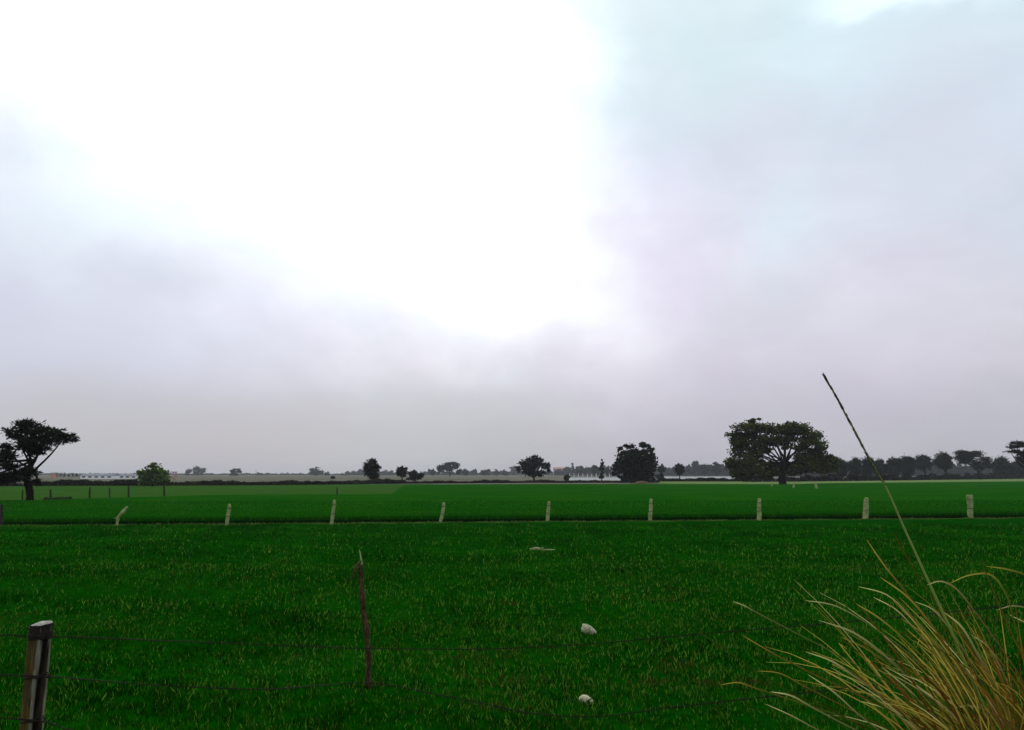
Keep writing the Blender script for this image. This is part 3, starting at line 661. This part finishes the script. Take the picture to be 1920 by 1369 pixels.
# long white walls
def wwall(label, x0, x1, ytop, D, npil, posts):
    a, b = bx_at(x0, x1, D); zt = pt(960, ytop, D)[2]
    e = empty('white_wall', ((a+b)/2, D, 0), label, 'wall'); m = MB(); m.box((a, D, -.05), (b, D+.25, zt)); m.build('wall_panel', M['white'], e)
    m = MB(); m.box((a-.05, D-.06, zt+.002), (b+.05, D+.31, zt+.1)); m.build('coping', M['roofg'], e)
    for i in range(npil):
        x = a+(b-a)*i/(npil-1); m = MB(); m.box((x-.2, D-.12, -.05), (x+.2, D-.003, zt-.01)); m.build('pillar', M['white'], e)
        if posts:
            m = MB(); m.tube([(x, D+.12, zt+.1), (x, D+.12, zt+1.6)], [.1, .08], 6); m.build('pole', M['white'], e)
wwall('long white wall with poles, between the dark bush and the knobbly black tree', 1068, 1176, 895, 330, 14, True)
wwall('long white wall behind the black ball tree, reaching the biggest tree', 1246, 1384, 893.4, 400, 12, False)
shed('white_hut', 'small white hut glimpsed left of the knobbly black tree trunk', 1160, 1172, 892.5, 300, 3, 2, windows=1)
shed('pink_building', 'hazy pinkish building with flat pitched roof right of the dome tree', 1038, 1062, 879, 1500, 14, 3, 'pinkwall', 'building', 'brick', 4)
# earth mound and pale bag near the knobbly tree
def lump(name, c, rx, ry, rz, mt, label, cat, seed, n=14, rot=0, group=None, amp=.18):
    r = random.Random(seed); ph = [r.uniform(0, 6) for _ in range(6)]; m = MB(); vs = []; fs = []; rows = 9
    for i in range(rows+1):
        th = PI*i/rows
        for k in range(n):
            f = 2*PI*k/n; d = np.array([math.sin(th)*math.cos(f), math.sin(th)*math.sin(f), math.cos(th)])
            q = 1+amp*(math.sin(3*d[0]+ph[0])+math.sin(4*d[1]+ph[1])+math.sin(5*d[2]+ph[2])+.6*math.sin(9*d[0]+7*d[1]+ph[3]))
            x, y, z = d[0]*rx*q, d[1]*ry*q, d[2]*rz*q
            vs.append((c[0]+x*math.cos(rot)-z*math.sin(rot), c[1]+y, c[2]+x*math.sin(rot)+z*math.cos(rot)))
    for i in range(rows):
        for k in range(n): fs.append((i*n+k, (i+1)*n+k, (i+1)*n+(k+1) % n, i*n+(k+1) % n))
    m.add(vs, fs); o = m.build(name, M[mt], smooth=True); return tag(o, label, cat, group)
q = gnd(1202, 907); lump('soil_mound', (q[0], q[1], .15), 2.1, 1.5, .42, 'mound', 'low brown mound at the foot of the knobbly black tree', 'mound', 3)
q = gnd(1147, 904); lump('pale_rock', (q[0], q[1], .25), .55, .4, .5, 'stone', 'small pale rock at the field edge, left of the knobbly black tree', 'rock', 6)

# ------------------------------------------------------------------ things lying in the pasture
q = gnd(1104, 1190); lump('stone', (q[0], q[1], .07), .13, .10, .072, 'stone', 'farther of the two whitish stones in the near grass, right of the dark stake', 'stone', 11, rot=-.5, group='whitish stones in the near grass', amp=.09)
q = gnd(1099, 1324); lump('stone', (q[0], q[1], .055), .095, .075, .052, 'stone', 'nearer of the two whitish stones, close to the bottom edge of the photo', 'stone', 14, rot=-.55, group='whitish stones in the near grass', amp=.09)
Vs, Fs, Cs, o_ = [], [], [], 0
for px_, py_, rr_ in ((1104, 1190, .17), (1099, 1324, .13), (1018, 1036, .4), (692, 1290, .12), (46, 1500, .2)):
    q = gnd(px_, py_); n_ = 70 if px_ > 1050 else 150; x = q[0]+rng.normal(0, rr_, n_); y = q[1]-rr_*.35+rng.normal(0, rr_*.45, n_)
    V, Fc, cc = blades(x, y, height(x, y), rng.uniform(.03, .075, n_), rng.uniform(.005, .010, n_), palette(x, y, n_), .8); Vs.append(V); Fs.append(Fc+o_); Cs.append(cc); o_ += len(V)
tag(link('tufts', npmesh('tufts', np.concatenate(Vs), np.concatenate(Fs), col=np.concatenate(Cs)), M['grass']), 'longer grass tufts around the stones, stake and log post', 'grass', kind='stuff')
q = gnd(1018, 1036); m = MB()
m.tube([(q[0]-.42, q[1], .10), (q[0]-.2, q[1]+.03, .12), (q[0]+.05, q[1]-.04, .09), (q[0]+.4, q[1]+.1, .085)], [.035, .05, .03, .012], 7, .25)
m.tube([(q[0]-.15, q[1], .11), (q[0]+.02, q[1]-.1, .17)], [.02, .008], 5)
tag(m.build('dead_branch', M['conc']), 'small pale dead branch lying in the grass above the whitish stones', 'branch')

# ------------------------------------------------------------------ near fence
def wood(name, c0, c1, c2, sz=(14, 14, 1.6)):
    m, nt, b = mat(name); n = noise(nt, 3, 7, .7, posn(nt, sz), .6); n2 = noise(nt, 25, 4, .6, posn(nt))
    r = ramp(nt, n.outputs[0], [(.32, c0), (.5, c1), (.66, c2)]); c = mixc(nt, .35, r.outputs[0], ramp(nt, n2.outputs[0], [(.3, c0), (.7, c2)]).outputs[0])
    nt.links.new(c, b.inputs['Base Color']); bp = nt.nodes.new('ShaderNodeBump'); bp.inputs['Strength'].default_value = .9; bp.inputs['Distance'].default_value = .02
    nt.links.new(n.outputs[0], bp.inputs['Height']); nt.links.new(bp.outputs[0], b.inputs['Normal']); return m
def logmat():
    m, nt, b = mat('weathered_log'); n = noise(nt, 3, 7, .75, posn(nt, (16, 16, 1.1)), .5)
    a = nt.nodes.new('ShaderNodeAttribute'); a.attribute_name = 'tint'
    k = ramp(nt, n.outputs[0], [(.3, (.25, .22, .2)), (.5, (.9, .9, .9)), (.68, (1.8, 1.8, 1.8))]).outputs[0]
    nt.links.new(mixc(nt, 1.0, a.outputs['Color'], k, 'MULTIPLY'), b.inputs['Base Color'])
    bp = nt.nodes.new('ShaderNodeBump'); bp.inputs['Strength'].default_value = 1; bp.inputs['Distance'].default_value = .02
    nt.links.new(n.outputs[0], bp.inputs['Height']); nt.links.new(bp.outputs[0], b.inputs['Normal']); return m
M['log'] = logmat()
M['oldwood'] = wood('weathered_post', (.006, .003, .001), (.05, .028, .012), (.30, .28, .22), (9, 9, .8))
M['stake'] = wood('stake_wood', (.004, .0025, .001), (.03, .02, .006), (.15, .10, .04))
M['cut'] = simple('pale_cut_wood', (.14, .12, .08), (.62, .60, .50), 18, bump=.6)
DPst = 6.2; s = DPst/F
e = empty('log_post', tuple(pt(40, 1500, DPst)), 'thick weathered log post with whitish cut top and wrapped wire, lower left corner', 'fence post')
top_, bot_ = pt(78, 1172, DPst), pt(44, 1520, DPst)
m = MB(); n = 22; P = [bot_+(top_-bot_)*t for t in np.linspace(0, 1, 16)]; vs = []; fs = []
crk = 1.77*PI; n = 40; tl = []
for i, p in enumerate(P):
    for k in range(n):
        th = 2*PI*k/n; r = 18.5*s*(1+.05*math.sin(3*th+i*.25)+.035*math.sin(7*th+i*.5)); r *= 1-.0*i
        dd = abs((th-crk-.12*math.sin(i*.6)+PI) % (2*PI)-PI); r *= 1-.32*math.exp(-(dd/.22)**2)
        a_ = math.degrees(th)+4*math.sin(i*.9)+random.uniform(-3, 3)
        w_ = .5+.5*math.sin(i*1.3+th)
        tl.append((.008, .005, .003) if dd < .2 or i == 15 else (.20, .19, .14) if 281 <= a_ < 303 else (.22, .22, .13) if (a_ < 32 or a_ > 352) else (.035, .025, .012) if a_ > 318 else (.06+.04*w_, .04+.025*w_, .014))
        tilt = .17*r*math.cos(th) if i == 15 else 0
        vs.append((p[0]+math.cos(th)*r, p[1]+math.sin(th)*r, p[2]+tilt))
for i in range(15):
    for k in range(n): fs.append((i*n+k, i*n+(k+1) % n, (i+1)*n+(k+1) % n, (i+1)*n+k))
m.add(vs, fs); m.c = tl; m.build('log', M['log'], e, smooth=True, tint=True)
m = MB(); ring = vs[15*n:16*n]; cc = np.mean(np.array(ring), 0)
up = [(cc[0]+(q[0]-cc[0])*1.0, cc[1]+(q[1]-cc[1])*1.0, q[2]+.002) for q in ring]; up2 = [(cc[0]+(q[0]-cc[0])*.84, cc[1]+(q[1]-cc[1])*.84, q[2]+.012+random.uniform(0, .006)) for q in ring]
m.add(up+up2+[tuple(cc+np.array([0, 0, .03]))], [(k, (k+1) % n, n+(k+1) % n, n+k) for k in range(n)]+[(n+k, n+(k+1) % n, 2*n) for k in range(n)]+[tuple(range(n))[::-1]])
m.build('cut_top', M['cut'], e)
for hpx, turns in ((1193, 3), (1268, 2), (1350, 2)):
    t = (1520-hpx)/(1520-1172); c0 = bot_+(top_-bot_)*t; m = MB(); pp = []
    for k in range(14*turns+1):
        th = 2*PI*k/14; rr = 19.6*s; pp.append(c0+np.array([math.cos(th)*rr, math.sin(th)*rr, (k/(14*turns)-.5)*.035+.006*math.sin(k*1.9)]))
    m.tube(pp, [.0055]*len(pp), 5); m.build('wire_wrap', M['wire'], e)
    if turns == 3:
        m = MB(); pp = [c0+np.array([math.cos(2*PI*k/14)*18.9*s, math.sin(2*PI*k/14)*18.9*s, 0]) for k in range(15)]
        vs2 = []; 
        for p in pp: vs2 += [p+np.array([0, 0, .012]), p+np.array([0, 0, .085])]
        m.add(vs2, [(2*k, 2*k+2, 2*k+3, 2*k+1) for k in range(14)]); m.build('tar_band', M['wire'], e)
# crooked stake
DS = 9.5; s = DS/F
e = empty('crooked_stake', tuple(gnd(692, 1284)), 'thin dark crooked wooden stake with a broken side twig, left of centre', 'stake')
m = MB(); pts_ = [(692, 1290), (691, 1262), (692, 1240), (690, 1215), (687, 1187), (683, 1157), (680, 1128), (677, 1098), (676, 1078), (677, 1058)]
P = bend([pt(x, y, DS)+np.array([0, random.uniform(-.02, .02), 0]) for x, y in pts_], 3); nn = len(P)
m.tube(P, [s*(5.6+1.0*math.sin(i*1.1)+.6*math.sin(i*2.7))*(1-.12*i/nn) for i in range(nn)], 9, .1); m.build('stake_shaft', M['stake'], e, smooth=True)
m = MB(); m.tube([pt(678, 1060, DS), pt(677, 1048, DS), pt(674, 1031, DS)], [s*2.6, s*1.7, s*.6], 6, .1); m.build('split_tip', M['conc'], e)
m = MB(); m.tube(bend([pt(677, 1052, DS), pt(667, 1064, DS-.05), pt(658, 1089, DS-.08)], 3), [s*2.6]*3+[s*2.2]*2+[s*1.8, s*1.2], 6, .15); m.build('twig', M['stake'], e)
t = MB(); c0 = pt(690, 1215, DS); pp = [c0+np.array([math.cos(k*.7)*.04, math.sin(k*.7)*.04, k*.0012]) for k in range(22)]; t.tube(pp, [.004]*22, 5); t.build('wire_wrap', M['wire'], e)
# barbed wires
def wire(label, pts3):
    e = empty('barbed_wire', tuple(map(float, pts3[0])), label, 'barbed wire', 'barbed wires of the near fence')
    P = bend(pts3, 12); m = MB(); m.tube(P, [.0048]*len(P), 5); m.build('strand', M['wire'], e)
    d = 0; nx_ = .12; k = 0
    for i in range(1, len(P)):
        L = np.linalg.norm(P[i]-P[i-1]); t0 = P[i-1]
        while d+L > nx_:
            q = t0+(P[i]-t0)*((nx_-d)/L); 
            v = np.array([random.uniform(-.3, .3), random.uniform(-.6, .6), random.uniform(-1, 1)]); v /= np.linalg.norm(v)
            u = np.array([random.uniform(-.5, .5), random.uniform(-.5, .5), random.uniform(-1, 1)]); u /= np.linalg.norm(u)
            b = MB(); b.tube([q-v*.024, q-v*.004, q+u*.004, q+u*.024], [.0012, .004, .004, .0012], 4); b.build('barb', M['wire'], e)
            nx_ += .2; k += 1
        d += L
    return e
def wp(seq): return [pt(x, y, D) for x, y, D in seq]
wire('upper barbed wire, from the log post past the dark crooked stake', wp([(-260, 1186, 5.4), (75, 1193, 6.06), (400, 1205, 7.6), (600, 1213, 8.8), (690, 1216, 9.24), (900, 1217, 9.0), (1100, 1208, 8.7), (1300, 1190, 8.3), (1600, 1165, 7.8), (2050, 1120, 7.2)]))
wire('lower barbed wire, below the whole upper wire', wp([(-260, 1258, 5.4), (70, 1268, 6.06), (170, 1275, 6.5), (290, 1284, 7.0), (500, 1292, 7.9), (690, 1281, 9.4), (860, 1310, 8.5), (1000, 1338, 7.9), (1130, 1343, 7.6), (1240, 1329, 7.5), (1500, 1300, 7.3), (2050, 1240, 7.0)]))
wire('lowest barbed wire, bound to the log post near the bottom left corner', wp([(-260, 1330, 5.4), (62, 1351, 6.06), (150, 1372, 6.4), (400, 1400, 7.0)]))

# ------------------------------------------------------------------ tall grass clump, lower right
CY = 3.3; root = pt(1975, 1640, CY); root[2] = float(height(root[0], root[1]))
e = empty('tall_grass_clump', tuple(root), 'large straw coloured bunch of arching grass with one long stem, lower right corner', 'grass clump')
STR, GRN, BRN, PAL = (.50, .40, .06), (.05, .11, .008), (.15, .055, .009), (.72, .66, .26)
def ribbon(mb, P, w0, c0, c1, tw=0.0, g=1.0, e_=2.2):
    """tapered folded leaf along P (root to tip), colour c0 at the root to c1 at the tip"""
    n = len(P)
    for i, p in enumerate(P):
        p = np.array(p); t = np.array(P[min(i+1, n-1)])-np.array(P[max(i-1, 0)]); t /= np.linalg.norm(t)+1e-9
        a = np.cross(t, np.array([math.sin(tw), math.cos(tw), .15])); a /= np.linalg.norm(a)+1e-9; b = np.cross(t, a)
        f = i/(n-1); wd = w0*(1-f**e_)*(.7+.6*f)*.5+.0004
        f2 = f**g; col = tuple(c0[k]*(1-f2)+c1[k]*f2 for k in range(3))
        base_ = len(mb.v); mb.v += [tuple(p-a*wd), tuple(p+b*wd*.45), tuple(p+a*wd)]; mb.c += [col]*3
        if i: q = base_-3; mb.f += [(q, q+1, base_+1, base_), (q+1, q+2, base_+2, base_+1)]
def jit(c, a=.25):
    k = random.uniform(1-a, 1+a); return tuple(min(.9, v*k) for v in c)
hand = [
 ([(1625, 1012), (1660, 1063), (1692, 1102)], GRN, STR, .011), ([(1676, 1000), (1700, 1045), (1735, 1100)], GRN, BRN, .009),
 ([(1650, 1082), (1700, 1118), (1760, 1190)], GRN, STR, .009), ([(1610, 1100), (1662, 1115), (1720, 1170)], GRN, PAL, .008),
 ([(1510, 1126), (1560, 1134), (1625, 1168)], GRN, PAL, .008), ([(1605, 1132), (1650, 1160), (1702, 1205)], GRN, STR, .009),
 ([(1638, 1120), (1680, 1143), (1722, 1188)], GRN, PAL, .008), ([(1535, 1163), (1600, 1186), (1680, 1248), (1750, 1318)], STR, PAL, .012),
 ([(1575, 1194), (1620, 1214), (1680, 1258)], GRN, STR, .009), ([(1510, 1222), (1560, 1240), (1602, 1268), (1652, 1305)], GRN, PAL, .010),
 ([(1515, 1265), (1560, 1295), (1610, 1340)], BRN, PAL, .008), ([(1310, 1186), (1350, 1210), (1396, 1244)], GRN, GRN, .009),
 ([(1375, 1128), (1396, 1136), (1414, 1146)], GRN, PAL, .007), ([(1393, 1192), (1425, 1211), (1460, 1231)], GRN, STR, .008),
 ([(1445, 1297), (1482, 1304), (1522, 1326)], GRN, PAL, .009), ([(1435, 1320), (1482, 1341), (1532, 1368)], GRN, PAL, .009),
 ([(1615, 1315), (1662, 1329), (1722, 1366)], STR, PAL, .010), ([(1670, 1203), (1722, 1250), (1780, 1312)], STR, STR, .010),
 ([(1715, 1128), (1748, 1142), (1784, 1184), (1830, 1262)], STR, PAL, .011), ([(1770, 1148), (1800, 1172), (1832, 1224), (1872, 1300)], STR, PAL, .012),
 ([(1780, 1094), (1820, 1078), (1858, 1078), (1884, 1110), (1905, 1180)], GRN, STR, .012), ([(1738, 1097), (1762, 1090), (1785, 1098), (1830, 1150)], GRN, PAL, .008),
 ([(1850, 1062), (1890, 1068), (1930, 1082)], GRN, STR, .010), ([(1835, 1043), (1855, 1090), (1880, 1150)], GRN, GRN, .008),
 ([(1868, 1144), (1900, 1136), (1930, 1142)], GRN, PAL, .011), ([(1893, 1153), (1925, 1170), (1950, 1200)], GRN, PAL, .010),
 ([(1785, 1329), (1812, 1324), (1856, 1334)], STR, PAL, .012), ([(1500, 1258), (1540, 1262), (1590, 1290)], GRN, GRN, .008),
 ([(1420, 1258), (1460, 1262), (1505, 1285)], GRN, STR, .007), ([(1352, 1284), (1385, 1280), (1415, 1290)], GRN, STR, .007),
 ([(1655, 1312-60), (1700, 1290), (1760, 1350)], STR, PAL, .009), ([(1690, 1160), (1740, 1195), (1800, 1270)], BRN, STR, .011),
 ([(1700, 1180), (1760, 1235), (1820, 1320)], BRN, STR, .012), ([(1820, 1190), (1850, 1210), (1880, 1260)], GRN, PAL, .010)]
mb = MB()
for path, c0, c1, wd in hand:
    D1 = CY+random.uniform(-.1, .25); n = len(path); rt = root+np.array([random.uniform(-.16, .12), random.uniform(-.18, .18), 0])
    P = []
    for i, (x, y) in enumerate(path): P.append(pt(x, y, D1+(CY-D1)*.1*i))
    t = P[-1]-P[-2]; t /= np.linalg.norm(t); d = np.linalg.norm(rt-P[-1]); mid = (P[-1]+t*d*.45+rt)/2+np.array([0, 0, .08*d])
    Q = bendc(P+[mid, rt], 5)[::-1]
    ribbon(mb, Q, wd*random.uniform(.42, .68), jit((.10, .05, .01) if random.random() < .35 else (.035, .06, .006)), jit(c1), random.uniform(-.4, .4), 2.6, 7)  # tips catching light are painted paler, on top of the dry straw colours
mb.build('leading_leaves', M['straw'], e, tint=True)
# body of the clump
def arc(rt, az, L, up, droop, n=11):
    P = [np.array(rt)]; el = up
    for i in range(n):
        f = i/n; el2 = el-droop*f**1.6; st = L/n
        P.append(P[-1]+np.array([math.cos(az)*math.cos(el2), math.sin(az)*math.cos(el2), math.sin(el2)])*st)
    return P
R = random.Random(5)
def body(N, cols, L0, L1, u0, u1, d0, d1, w, spreadaz=1.0, azc=PI):
    m = MB()
    for _ in range(N):
        rr = R.random()**.6*.24; ra = R.uniform(0, 2*PI); rt = root+np.array([math.cos(ra)*rr, math.sin(ra)*rr, -.03])
        az = azc+R.gauss(0, spreadaz); c1 = R.choice(cols); c0 = R.choice((BRN, BRN, DBR, GRN, (.04, .03, .008)))
        A_ = arc(rt, az, R.uniform(L0, L1), R.uniform(u0, u1), R.uniform(d0, d1))
        if R.random() < .22:                # snapped, hanging end
            kk = R.randint(6, 9); dv = np.array([R.uniform(-.6, .6), R.uniform(-.6, .6), R.uniform(-1, -.2)])*.03
            for q in range(kk+1, len(A_)): A_[q] = A_[kk]+dv*(q-kk)
        ribbon(m, A_, w*R.uniform(.5, 1.35), jit(c0, .4), jit(c1, .4), R.uniform(-.7, .7), 1.4)
    return m
ORG, DBR = (.26, .12, .018), (.09, .035, .008)
body(95, (STR, STR, PAL, GRN), .85, 1.35, 1.0, 1.4, .4, 1.3, .0065, .7).build('leaves', M['straw'], e, tint=True)
body(180, (BRN, ORG, DBR, ORG, STR), .7, 1.2, 1.05, 1.5, .2, .9, .0075, 1.1).build('dry_leaves', M['straw'], e, tint=True)
body(70, (GRN, STR, DBR), .6, 1.15, .5, 1.1, .4, 1.2, .0065, .8).build('green_leaves', M['straw'], e, tint=True)
body(120, (STR, ORG, BRN), .7, 1.35, .8, 1.45, .5, 1.5, .007, 1.2, 0).build('outer_leaves', M['straw'], e, tint=True)
# long stem with slim seed head
sp_ = [(1940, 1560), (1865, 1375), (1790, 1198), (1768, 1150), (1743, 1095), (1718, 1040), (1693, 985), (1662, 915), (1630, 860), (1598, 800), (1570, 748), (1546, 706)]
P = bend([root]+[pt(x, y, CY+.01*i) for i, (x, y) in enumerate(sp_)], 4); nn = len(P); s = CY/F
m = MB(); col_ = lambda f: tuple((.24+.1*f if k == 0 else (.38-.04*f if k == 1 else .04+.12*f)) for k in range(3))
for i in range(nn-1):
    f = i/nn; m.tube([P[i], P[i+1]], [s*(3.6-2.7*f), s*(3.6-2.7*(i+1)/nn)], 6, 0, col_(f), cap=False)
m.build('long_stem', M['straw'], e, tint=True)
m = MB()
for k in range(330):
    f = R.random(); i0 = nn-17; u = i0+f*(15.9); i = int(u); p = P[i]+(P[min(i+1, nn-1)]-P[i])*(u-i); t = P[min(i+1, nn-1)]-P[i-1]; t /= np.linalg.norm(t)
    v = np.array([R.gauss(0, 1), R.gauss(0, 1), R.gauss(0, 1)]); v -= t*np.dot(v, t); v /= np.linalg.norm(v); L = .022*R.uniform(.5, 1.2)
    q = p+t*L+v*L*.22; m.tube([p, (p+q)/2+v*.001, q], [.0006, .0016, .0004], 4, 0, jit((.10, .085, .06), .4))
m.build('seed_head', M['straw'], e, tint=True)
